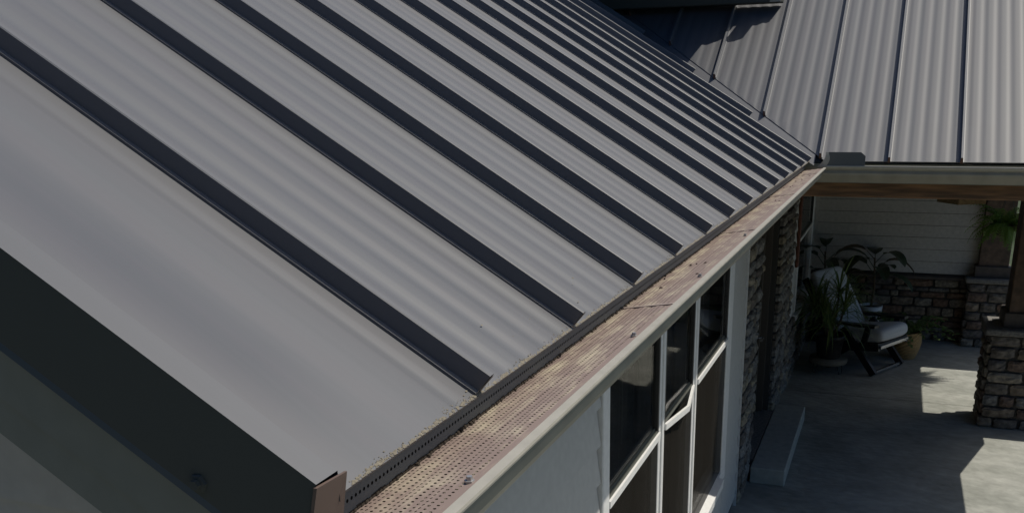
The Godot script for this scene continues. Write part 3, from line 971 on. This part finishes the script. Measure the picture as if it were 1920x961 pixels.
func column(label: String, x0: float, x1: float, z0: float, z1: float, y_cap: float, sd: int) -> void:
	# z0 far, z1 near
	var c := thing("stone_column", label, "column", Vector3((x0 + x1) / 2, FLOOR, (z0 + z1) / 2))
	var off := -c.position
	var s := st_new()
	box(s, off + Vector3(x0 + 0.05, FLOOR, z0 + 0.05), off + Vector3(x1 - 0.05, y_cap - 0.06, z1 - 0.05))
	obj("core", s, M.mortar, c)
	var H := y_cap - 0.06 - FLOOR
	stones(c, off + Vector3(x0 + 0.05, FLOOR, z1 - 0.05), Vector3.RIGHT, Vector3.BACK, x1 - x0 - 0.10, H, sd, 0.055, 0.10, 0.125, 0.12, 0.34, 0.04)
	stones(c, off + Vector3(x0 + 0.05, FLOOR, z0 + 0.05), Vector3.BACK, Vector3.LEFT, z1 - z0 - 0.10, H, sd + 1, 0.055, 0.10, 0.125, 0.12, 0.34, 0.04)
	s = st_new()
	bevel_box(s, off + Vector3(x0 - 0.025, y_cap - 0.06, z0 - 0.025), off + Vector3(x1 + 0.025, y_cap, z1 + 0.025), 0.012)
	obj("cap", s, M.cap, c)

func post(label: String, x0: float, x1: float, z0: float, z1: float, y0: float, y1: float, m: Material, mb: Material) -> void:
	var c := thing("porch_post", label, "post", Vector3((x0 + x1) / 2, y0, (z0 + z1) / 2), 0.0, "")
	var off := -c.position
	var s := st_new()
	bevel_box(s, off + Vector3(x0, y0, z0), off + Vector3(x1, y1, z1), 0.008)
	obj("shaft", s, m, c)
	s = st_new()
	bevel_box(s, off + Vector3(x0 - 0.035, y0, z0 - 0.035), off + Vector3(x1 + 0.035, y0 + 0.14, z1 + 0.035), 0.008)
	obj("base", s, mb, c)

# ---------------------------------------------------------------- plants
func blade(s: SurfaceTool, base: Vector3, dir: Vector3, length: float, width: float, droop: float, seg := 6) -> void:
	var pts := []
	var p := base
	var d := dir.normalized()
	var ws := []
	for i in seg + 1:
		var t := float(i) / seg
		pts.append(p)
		ws.append(width * (0.55 + 0.9 * t if t < 0.35 else 0.9 * (1.0 - pow((t - 0.35) / 0.65, 1.6)) + 0.02))
		p += d * length / seg
		d = (d + Vector3.DOWN * droop / seg * (0.5 + 1.4 * t)).normalized()
	for i in seg:
		var dd: Vector3 = (pts[i + 1] - pts[i]).normalized()
		var side := dd.cross(Vector3.UP)
		side = side.normalized() if side.length() > 0.05 else Vector3.RIGHT
		var dip := side.cross(dd) * -0.25
		var a: Vector3 = pts[i]
		var b: Vector3 = pts[i + 1]
		var wa: float = ws[i] / 2
		var wb: float = ws[i + 1] / 2
		quad(s, a + dip * wa, a + side * wa, b + side * wb, b + dip * wb)
		quad(s, a - side * wa, a + dip * wa, b + dip * wb, b - side * wb)

func ovate(s: SurfaceTool, base: Vector3, dir: Vector3, length: float, width: float, droop: float) -> void:
	var seg := 7
	var p := base
	var d := dir.normalized()
	var rows := []
	for i in seg + 1:
		var t := float(i) / seg
		var w := width * sqrt(maxf(0.0, sin(PI * pow(t, 0.8)))) / 2.0 + 0.002
		var side := d.cross(Vector3.UP).normalized()
		var up := side.cross(d)
		rows.append([p - side * w + up * w * 0.25, p, p + side * w + up * w * 0.25])
		p += d * length / seg
		d = (d + Vector3.DOWN * droop / seg).normalized()
	for i in seg:
		for j in 2: quad(s, rows[i][j], rows[i][j + 1], rows[i + 1][j + 1], rows[i + 1][j])

func pot(parent: Node3D, r_top: float, r_bot: float, h: float, m: Material) -> void:
	var s := st_new(true)
	lathe(s, [Vector2(0.001, 0), Vector2(r_bot, 0), Vector2(r_bot + 0.003, 0.01), Vector2(lerpf(r_bot, r_top, 0.8), h * 0.82), Vector2(lerpf(r_bot, r_top, 0.82) + 0.012, h * 0.83), Vector2(r_top + 0.012, h), Vector2(r_top, h), Vector2(r_top - 0.01, h - 0.03)])
	obj("pot", s, m, parent)
	s = st_new()
	lathe(s, [Vector2(r_top - 0.008, h - 0.03), Vector2(0.001, h - 0.02)])
	obj("soil", s, M.soil, parent)

func plants() -> void:
	# plant stand with the spiky plant
	var sp := Vector3(-0.03, FLOOR, -9.47)
	var stand := thing("plant_stand", "low round plant stand with pale top and black wire legs", "plant stand", sp)
	var s := st_new(true)
	lathe(s, [Vector2(0.001, 0.115), Vector2(0.205, 0.115), Vector2(0.212, 0.125), Vector2(0.212, 0.165), Vector2(0.205, 0.175), Vector2(0.001, 0.175)], 32)
	obj("top", s, M.stand_top, stand)
	for k in 3:
		s = st_new()
		var a := TAU * k / 3.0 + 0.5
		var o := Vector3(cos(a), 0, sin(a))
		var t := Vector3(-o.z, 0, o.x)
		tube(s, [o * 0.15 + t * 0.05 + Vector3(0, 0.116, 0), o * 0.17 + t * 0.03 + Vector3(0, 0.01, 0), o * 0.17 + Vector3(0, 0.005, 0), o * 0.17 - t * 0.03 + Vector3(0, 0.01, 0), o * 0.15 - t * 0.05 + Vector3(0, 0.116, 0)], [0.005, 0.005, 0.005, 0.005, 0.005], 6)
		obj("hairpin_leg", s, M.wire, stand)
	var dr := thing("potted_plant", "spiky long-leaved plant in a black pot on the round stand", "plant", sp + Vector3(0, 0.175, 0))
	pot(dr, 0.165, 0.125, 0.27, M.black_pot)
	rng.seed = 71
	var heads := [[Vector3(0.0, 0.25, 0.0), Vector3(0.06, 0.78, 0.02)], [Vector3(-0.03, 0.25, 0.02), Vector3(-0.10, 0.58, 0.05)], [Vector3(0.03, 0.25, -0.02), Vector3(0.13, 0.60, 0.06)], [Vector3(-0.04, 0.25, 0.0), Vector3(-0.20, 0.62, 0.0)], [Vector3(0.0, 0.25, 0.04), Vector3(0.0, 0.42, 0.08)]]
	for h in heads:
		s = st_new(true)
		tube(s, [h[0], lerp(h[0], h[1], 0.5) + Vector3(0.02, 0, 0), h[1]], [0.014, 0.012, 0.011], 7)
		obj("stem", s, M.bark, dr)
	for h in heads:
		for tone in 2:
			s = st_new()
			for i in 52 if tone == 0 else 16:
				var a := rng.randf() * TAU
				var el := rng.randf_range(-0.1, 1.35)
				var d := Vector3(cos(a) * cos(el), sin(el), sin(a) * cos(el))
				blade(s, h[1] + Vector3(0, rng.randf_range(-0.09, 0.02), 0), d, rng.randf_range(0.32, 0.58), rng.randf_range(0.013, 0.023), rng.randf_range(1.0, 2.6))
			obj("leaf_tuft", s, M.blade if tone == 0 else M.blade_tip, dr)
	# two broad-leaved plants against the back wall
	for q in [[Vector3(-0.24, FLOOR, -10.95), "broad-leaved dark plant in a black pot in the wall corner", 0.26, M.black_pot, 1.15, 901, M.dark_leaf, 8], [Vector3(0.36, FLOOR, -10.93), "broad-leaved plant with drooping leaves in a tall white pot by the stone wall", 0.50, M.white_pot, 1.10, 917, M.dark_leaf, 10]]:
		var b := thing("potted_plant", q[1], "plant", q[0])
		if q[3] == M.white_pot: pot(b, 0.13, 0.10, q[2], q[3])
		else: pot(b, 0.15, 0.12, q[2], q[3])
		rng.seed = q[5]
		s = st_new(true)
		tube(s, [Vector3(0, q[2] - 0.04, 0), Vector3(0.02, 0.7, 0.01), Vector3(-0.01, q[4], 0.02)], [0.018, 0.015, 0.010], 7)
		obj("stem", s, M.bark, b)
		for i in q[7]:
			var a: float = TAU * (i * 0.382) + 0.4
			var y: float = lerpf(0.78, q[4], float(i) / (q[7] - 1.0))
			var d := Vector3(cos(a), 0.75, sin(a) * 0.8).normalized()
			var tip := Vector3(0, y, 0.01) + d * 0.14
			s = st_new()
			tube(s, [Vector3(0, y - 0.03, 0.01), tip], [0.006, 0.004], 5)
			ovate(s, tip, Vector3(d.x, 0.35, d.z), rng.randf_range(0.34, 0.48), rng.randf_range(0.15, 0.21), rng.randf_range(1.2, 2.2))
			obj("leaf", s, M.red_leaf if i % 4 == 1 and q[3] == M.white_pot else q[6], b)
	# basket with a trailing vine
	var bp := Vector3(0.80, FLOOR, -10.36)
	var bk := thing("woven_basket", "tan woven basket planter standing behind the lounge chair", "basket", bp)
	s = st_new()
	var prof := [Vector2(0.001, 0.0)]
	for i in 15:
		var t := i / 14.0
		prof.append(Vector2(0.115 + 0.06 * sin(t * 2.3), t * 0.32))
	prof.append(Vector2(0.13, 0.30)); prof.append(Vector2(0.001, 0.27))
	lathe(s, prof, 30, 0.008)
	obj("basket_body", s, M.wicker, bk)
	s = st_new(true)
	var ring := []
	var rr := []
	for i in 25:
		ring.append(Vector3(cos(TAU * i / 24.0) * 0.158, 0.322, sin(TAU * i / 24.0) * 0.158)); rr.append(0.011)
	tube(s, ring, rr, 6)
	obj("rim", s, M.wicker, bk)
	var vn := thing("trailing_vine", "small-leaved green vine spilling out of the tan woven basket", "plant", bp + Vector3(0, 0.285, 0))
	rng.seed = 55
	var stems := st_new()
	var leaves := st_new()
	for i in 26:
		var a := rng.randf() * TAU
		if i % 3 == 0: a = rng.randf_range(-0.9, 0.3)
		var p := Vector3(cos(a), 0, sin(a)) * rng.randf_range(0.0, 0.08)
		var d := Vector3(cos(a) * 0.6, rng.randf_range(0.5, 1.6), sin(a) * 0.6).normalized()
		var l := rng.randi_range(7, 14)
		for k in l:
			var np: Vector3 = p + d * 0.042
			bar(stems, p, np, 0.003, 0.003, Vector3(0.3, 0.1, 0.9))
			for m in 2:
				var la := rng.randf() * TAU
				ovate(leaves, np, Vector3(cos(la), rng.randf_range(-0.2, 0.5), sin(la)), rng.randf_range(0.035, 0.055), rng.randf_range(0.028, 0.042), 0.8)
			d = (d + Vector3(cos(a) * 0.05, -0.13, sin(a) * 0.05)).normalized()
			p = np
	obj("stem", stems, M.bark, vn)
	obj("foliage", leaves, M.vine, vn)
	# hanging fern
	var fp := Vector3(1.66, -0.99, -10.0)
	var fn := thing("hanging_fern", "bright green fern hanging in a basket between the porch posts", "fern", fp)
	s = st_new(true)
	lathe(s, [Vector2(0.001, -0.13), Vector2(0.07, -0.125), Vector2(0.115, -0.06), Vector2(0.13, 0.0), Vector2(0.12, 0.0), Vector2(0.001, -0.02)], 20)
	obj("basket", s, M.soil, fn)
	s = st_new()
	for k in 3:
		var a := TAU * k / 3.0
		tube(s, [Vector3(cos(a) * 0.125, 0, sin(a) * 0.125), Vector3(0, 0.42, 0)], [0.003, 0.003], 5)
	tube(s, [Vector3(0, 0.415, 0), Vector3(0, 0.792, 0)], [0.004, 0.004], 5)
	obj("hanger", s, M.wire, fn)
	rng.seed = 88
	s = st_new()
	for i in 130:
		var a := rng.randf() * TAU
		var el := rng.randf_range(-0.2, 1.2)
		var d := Vector3(cos(a) * cos(el), sin(el), sin(a) * cos(el))
		var p := Vector3(cos(a), 0, sin(a)) * rng.randf_range(0.0, 0.10)
		var l := rng.randf_range(0.22, 0.44)
		var seg := 13
		var dr2 := rng.randf_range(1.6, 3.0)
		for k in seg:
			var t := float(k) / seg
			var np: Vector3 = p + d * l / seg
			bar(s, p, np, 0.0025, 0.0025, Vector3(0.3, 0.1, 0.9))
			var side := d.cross(Vector3.UP)
			side = side.normalized() if side.length() > 0.05 else Vector3.RIGHT
			var w := 0.045 * sin(PI * (0.12 + 0.85 * t)) + 0.006
			for sg in [-1.0, 1.0]:
				var tip: Vector3 = p + side * sg * w + d * 0.012 + Vector3.DOWN * w * 0.3
				tri(s, p - d * 0.009, tip, p + d * 0.009)
			d = (d + Vector3.DOWN * dr2 / seg * (0.5 + t)).normalized()
			p = np
	obj("fronds", s, M.fern, fn)

func evergreens() -> void:
	# tall dark evergreens across the yard; the unlit metal faces mirror them
	rng.seed = 301
	var mesh: ArrayMesh
	var stem: ArrayMesh
	var s := st_new()
	for tier in 26:
		var y := 1.2 + tier * 0.42
		var r := 2.5 * (1.0 - tier / 27.0) + 0.15
		for i in 44 - tier:
			var a := rng.randf() * TAU
			var d := Vector3(cos(a), rng.randf_range(-0.35, 0.15), sin(a)).normalized()
			var side := d.cross(Vector3.UP).normalized()
			var l := r * rng.randf_range(0.7, 1.1)
			var b := Vector3(0, y + rng.randf_range(-0.2, 0.2), 0)
			for k in 4:
				var p := b + d * l * (0.25 + 0.19 * k)
				var w := 0.30 * (1.15 - 0.2 * k)
				var dn := Vector3.DOWN * rng.randf_range(0.05, 0.2)
				tri(s, p - d * 0.25, p + side * w + dn, p + d * 0.35)
				tri(s, p - d * 0.25, p + d * 0.35, p - side * w + dn)
	s.generate_normals()
	mesh = s.commit()
	s = st_new(true)
	tube(s, [Vector3.ZERO, Vector3(0, 5, 0), Vector3(0.05, 11.8, 0)], [0.22, 0.13, 0.02], 8)
	s.generate_normals()
	stem = s.commit()
	for i in 8:
		var t := thing("evergreen_tree", "tall dark evergreen tree in the row across the yard", "tree", Vector3(-15.0 + i * 3.4 + rng.randf_range(-0.5, 0.5), FLOOR - 0.02, 9.0 + rng.randf_range(-0.6, 1.2)), rng.randf() * TAU, "evergreens across the yard")
		var k := rng.randf_range(0.9, 1.15)
		for q in [["trunk", stem, M.bark], ["crown", mesh, M.needles]]:
			var o := MeshInstance3D.new()
			o.mesh = q[1]
			o.material_override = q[2]
			o.scale = Vector3.ONE * k
			put(o, q[0], t)

# ---------------------------------------------------------------- furniture
func lounge_chair() -> void:
	var at := Vector3(0.30, FLOOR, -9.86)
	var turn := atan2(0.887, 0.468)      # local +z is the way the chair faces
	var c := thing("lounge_chair", "black wooden lounge chair with slanted legs and flat armrests", "chair", at, turn)
	var W := 0.31
	var s: SurfaceTool
	for sx in [-1.0, 1.0]:
		var x: float = W * sx
		s = st_new()
		bar(s, Vector3(x, 0.02, 0.37), Vector3(x, 0.50, -0.06), 0.045, 0.075, Vector3(0, 0.6, 0.8))
		obj("front_leg", s, M.black_wood, c)
		s = st_new()
		bar(s, Vector3(x * 0.9, 0.02, -0.42), Vector3(x * 0.9, 0.40, 0.10), 0.04, 0.07, Vector3(0, 0.6, -0.8))
		obj("rear_leg", s, M.black_wood, c)
		s = st_new()
		bar(s, Vector3(x, 0.345, 0.40), Vector3(x, 0.25, -0.24), 0.04, 0.085)
		obj("seat_rail", s, M.black_wood, c)
		s = st_new()
		bar(s, Vector3(x * 0.94, 0.26, -0.16), Vector3(x * 0.94, 0.98, -0.62), 0.035, 0.075, Vector3(0, 0.5, 0.85))
		obj("back_rail", s, M.black_wood, c)
		s = st_new()
		bar(s, Vector3(x * 1.08, 0.575, 0.36), Vector3(x * 1.08, 0.535, -0.36), 0.095, 0.03)
		obj("armrest", s, M.black_wood, c)
		s = st_new()
		bar(s, Vector3(x * 1.06, 0.37, 0.22), Vector3(x * 1.06, 0.56, 0.26), 0.035, 0.06, Vector3(0, 0, 1))
		obj("arm_support", s, M.black_wood, c)
	s = st_new()
	bar(s, Vector3(-W, 0.04, 0.355), Vector3(W, 0.04, 0.355), 0.03, 0.03)
	obj("foot_bar", s, M.steel, c)
	s = st_new()
	bar(s, Vector3(-W, 0.345, 0.415), Vector3(W, 0.345, 0.415), 0.02, 0.035)
	obj("front_rail", s, M.steel, c)
	for k in 7:
		s = st_new()
		var t := k / 6.0
		bar(s, Vector3(-W, lerpf(0.28, 0.37, t), lerpf(-0.18, 0.37, t)), Vector3(W, lerpf(0.28, 0.37, t), lerpf(-0.18, 0.37, t)), 0.06, 0.016)
		obj("seat_slat", s, M.black_wood, c)
	for k in 6:
		s = st_new()
		var t := k / 5.0
		bar(s, Vector3(-W * 0.94, lerpf(0.36, 0.94, t), lerpf(-0.224, -0.595, t)), Vector3(W * 0.94, lerpf(0.36, 0.94, t), lerpf(-0.224, -0.595, t)), 0.016, 0.06, Vector3(0, 0.85, -0.5))
		obj("back_slat", s, M.black_wood, c)
	var b := Transform3D(Basis(Vector3.UP, turn), at)
	var seat := thing("seat_cushion", "plump light grey seat cushion on the black lounge chair", "cushion")
	seat.transform = b * Transform3D(Basis(Vector3.RIGHT, -0.16), Vector3(0, 0.425, 0.13))
	s = st_new(true)
	cushion(s, Vector3(0.62, 0.18, 0.60), 0.20, 0.06)
	obj("pad", s, M.cushion, seat)
	s = st_new(true)
	piping(s, 0.62, 0.60)
	obj("piping", s, M.cushion, seat)
	var back := thing("back_cushion", "pale grey back cushion leaning on the lounge chair's slatted back", "cushion")
	back.transform = b * Transform3D(Basis(Vector3.RIGHT, -2.13), Vector3(0, 0.74, -0.345))
	s = st_new(true)
	cushion(s, Vector3(0.64, 0.14, 0.78), 0.22, 0.08)
	obj("pad", s, M.cushion, back)
	s = st_new(true)
	piping(s, 0.64, 0.78)
	obj("piping", s, M.cushion, back)

func piping(s: SurfaceTool, w: float, l: float) -> void:
	var pts := []
	var r := []
	for i in 33:
		var u := TAU * i / 32.0
		pts.append(Vector3(pow(absf(cos(u)), 0.32) * signf(cos(u)) * (w / 2 - 0.002), 0, pow(absf(sin(u)), 0.32) * signf(sin(u)) * (l / 2 - 0.002)))
		r.append(0.006)
	tube(s, pts, r, 6)

func small_things() -> void:
	var st := thing("concrete_step", "pale concrete step lying before the dark house door", "step", Vector3(-0.28, FLOOR, -6.85))
	var s := st_new()
	bevel_box(s, Vector3(-0.115, 0.0, -0.82), Vector3(0.165, 0.14, 0.90), 0.008)
	obj("block", s, M.step, st)
	var br := thing("hanging_board", "narrow red-brown wooden board hung on the wall beside the far window", "board", Vector3(WALL + 0.017, -1.40, -9.06))
	s = st_new()
	bevel_box(s, Vector3(0.0, 0.0, -0.05), Vector3(0.03, 0.86, 0.05), 0.005)
	obj("plank", s, M.red_board, br)
	s = st_new()
	tube(s, [Vector3(0.035, 0.80, -0.03), Vector3(0.04, 0.9, 0), Vector3(0.035, 0.80, 0.03)], [0.003, 0.003, 0.003], 5)
	obj("cord", s, M.wire, br)
	var lamp := thing("ceiling_box_lamp", "square wooden box lamp hung under the porch ceiling, unlit", "lamp", Vector3(1.07, -0.57, -8.0), 0.62)
	lamp.scale = Vector3(0.72, 1.0, 0.72)
	s = st_new()
	for k in 4:
		var b := Basis(Vector3.UP, k * PI / 2)
		bar(s, b * Vector3(-0.20, 0.025, 0.18), b * Vector3(0.16, 0.025, 0.18), 0.04, 0.05)
	obj("lower_frame", s, M.lamp_wood, lamp)
	s = st_new()
	for k in 4:
		var b := Basis(Vector3.UP, k * PI / 2)
		box_at(s, b * Vector3(0.18, 0.21, 0.18), Vector3(0.035, 0.32, 0.035))
	obj("corner_stick", s, M.lamp_wood, lamp)
	s = st_new()
	box(s, Vector3(-0.2, 0.355, -0.2), Vector3(0.2, 0.374, 0.2))
	obj("ceiling_plate", s, M.lamp_wood, lamp)

func box_at(s: SurfaceTool, c: Vector3, size: Vector3) -> void:
	box(s, c - size / 2, c + size / 2)

func upper_dormer() -> void:
	var d := thing("upper_dormer", "dark eave of a higher roof standing over the porch roof", "dormer")
	var s := st_new()
	bevel_box(s, Vector3(-3.0, 1.010, -6.42), Vector3(-0.415, 1.16, -6.30), 0.006)
	obj("gutter", s, M.trim_metal, d)
	s = st_new()
	box(s, Vector3(-0.50, 1.012, -6.298), Vector3(-0.42, 1.045, -6.285))
	obj("gutter_bracket", s, M.gutter_lip, d)
	s = st_new()
	box(s, Vector3(-3.0, 1.02, -8.6), Vector3(-0.75, 1.45, -6.46))
	obj("wall", s, M.siding, d)
	# upper roof sheet that reaches out over the lower eave
	s = st_new()
	box(s, Vector3(-3.1, 1.40, -8.6), Vector3(-0.60, 1.46, -5.75))
	hexa(s, [Vector3(-3.1, 1.46, -5.75), Vector3(-0.60, 1.46, -5.75), Vector3(-0.60, 1.46, -8.6), Vector3(-3.1, 1.46, -8.6), Vector3(-3.1, 1.50, -5.75), Vector3(-0.60, 1.50, -5.75), Vector3(-0.60, 2.9, -8.6), Vector3(-3.1, 2.9, -8.6)])
	obj("roof", s, M.trim_metal, d)
	# short rafter ends that give the ragged shadow
	for q in [[-0.52, 0.10], [-0.66, 0.16], [-0.80, 0.12]]:
		s = st_new()
		box(s, Vector3(q[0], 1.162, -6.40), Vector3(q[0] + 0.07, 1.162 + q[1], -6.20))
		obj("rafter_tail", s, M.trim_metal, d)

# ---------------------------------------------------------------- the place
func _ready() -> void:
	# camera: a shifted lens, because the photograph is a crop from a larger frame
	var cam := Camera3D.new()
	cam.name = "camera"
	cam.projection = Camera3D.PROJECTION_FRUSTUM
	cam.near = 0.05
	cam.far = 400.0
	cam.size = 961.0 / 1709.3 * cam.near
	cam.frustum_offset = Vector2((960.0 - 1036.7) / 1709.3, (761.9 - 480.5) / 1709.3) * cam.near
	cam.position = Vector3(0.492, 0.356, 1.101)
	cam.rotation = Vector3(-0.325, 0.354, -0.013)
	add_child(cam)
	cam.current = true

	var env := Environment.new()
	env.background_mode = Environment.BG_SKY
	var sky := Sky.new()
	var sm := ProceduralSkyMaterial.new()
	sm.sky_top_color = Color(0.195, 0.32, 0.50)
	sm.sky_horizon_color = Color(0.51, 0.64, 0.70)
	sm.sky_curve = 0.12
	sm.ground_bottom_color = Color(0.12, 0.12, 0.10)
	sm.ground_horizon_color = Color(0.35, 0.36, 0.34)
	sm.sun_angle_max = 80.0
	sm.sun_curve = 0.25
	sky.sky_material = sm
	env.sky = sky
	env.background_energy_multiplier = 1.35
	env.tonemap_mode = Environment.TONE_MAPPER_LINEAR
	env.tonemap_exposure = 0.95
	env.sdfgi_enabled = true
	env.ssao_enabled = true
	env.ssil_enabled = true
	var we := WorldEnvironment.new()
	we.name = "world_environment"
	we.environment = env
	add_child(we)

	var sun := DirectionalLight3D.new()
	sun.name = "sun"
	sun.light_energy = 1.35
	sun.light_color = Color(1.0, 0.972, 0.92)
	sun.light_angular_distance = 0.5
	sun.shadow_enabled = true
	add_child(sun)
	sun.look_at_from_position(Vector3(1.0, 2.0, -0.58) * 10.0, Vector3.ZERO)

	make_materials()
	M.roof_plain = M.flashing.duplicate()
	M.guard_joint = mat(lin(0.30, 0.245, 0.215), 0.6)
	M.crust = grainy(lin(0.27, 0.24, 0.185), 0.95, 46, 0.08, 0.35, 9.0)
	M.splash = mat(lin(0.10, 0.105, 0.10), 0.6)
	M.end_flap = mat(lin(0.125, 0.088, 0.074), 0.6)
	M.door_jamb = mat(lin(0.07, 0.06, 0.05), 0.6)
	M.lamp_wood = grainy(lin(0.28, 0.20, 0.10), 0.7, 45, 0.03, 0.3, 4.0)
	make_stones()

	# ground and patio
	var s := st_new()
	quad(s, Vector3(-150, FLOOR - 0.02, 150), Vector3(150, FLOOR - 0.02, 150), Vector3(150, FLOOR - 0.02, -150), Vector3(-150, FLOOR - 0.02, -150))
	var g := obj("ground", s, M.lawn)
	g.set_meta("kind", "structure")
	tag(g, "lawn around the house and its concrete patio", "ground")
	var patio := Node3D.new()
	put(patio, "patio", self)
	patio.set_meta("kind", "structure")
	tag(patio, "grey concrete patio slabs beside the house and under the porch", "patio")
	# slabs with open joints between them
	var xs := [-9.0, WALL - 0.25, 6.0]
	var zs := [6.0, 0.5, -3.3, -8.62, -12.0]
	for i in 2:
		for j in 4:
			s = st_new()
			box(s, Vector3(xs[i], FLOOR - 0.12, zs[j + 1] + 0.006), Vector3(xs[i + 1] - 0.006, FLOOR, zs[j]))
			obj("concrete_slab", s, M.concrete, patio)

	var house := thing("house", "grey lap-sided house wing with a broad standing seam metal roof", "house")
	main_roof(house)
	house_walls(house)
	porch()
	gutters()
	upper_dormer()
	column("square stone column with a flat cap, standing free at the open side of the porch", 1.44, 2.34, -8.52, -7.98, -1.70, 31)
	column("square stone column with a flat cap, built against the porch back wall", 1.455, 2.26, -11.55, -11.10, -1.79, 35)
	post("brown square porch post on the free-standing stone column", 1.60, 1.90, -8.42, -8.10, -1.70, -0.201, M.post, M.post_trim)
	post("brown square porch post on the stone column against the back wall", 1.56, 1.90, -11.52, -11.20, -1.79, -0.201, M.post, M.post_trim)
	small_things()
	lounge_chair()
	plants()
	evergreens()
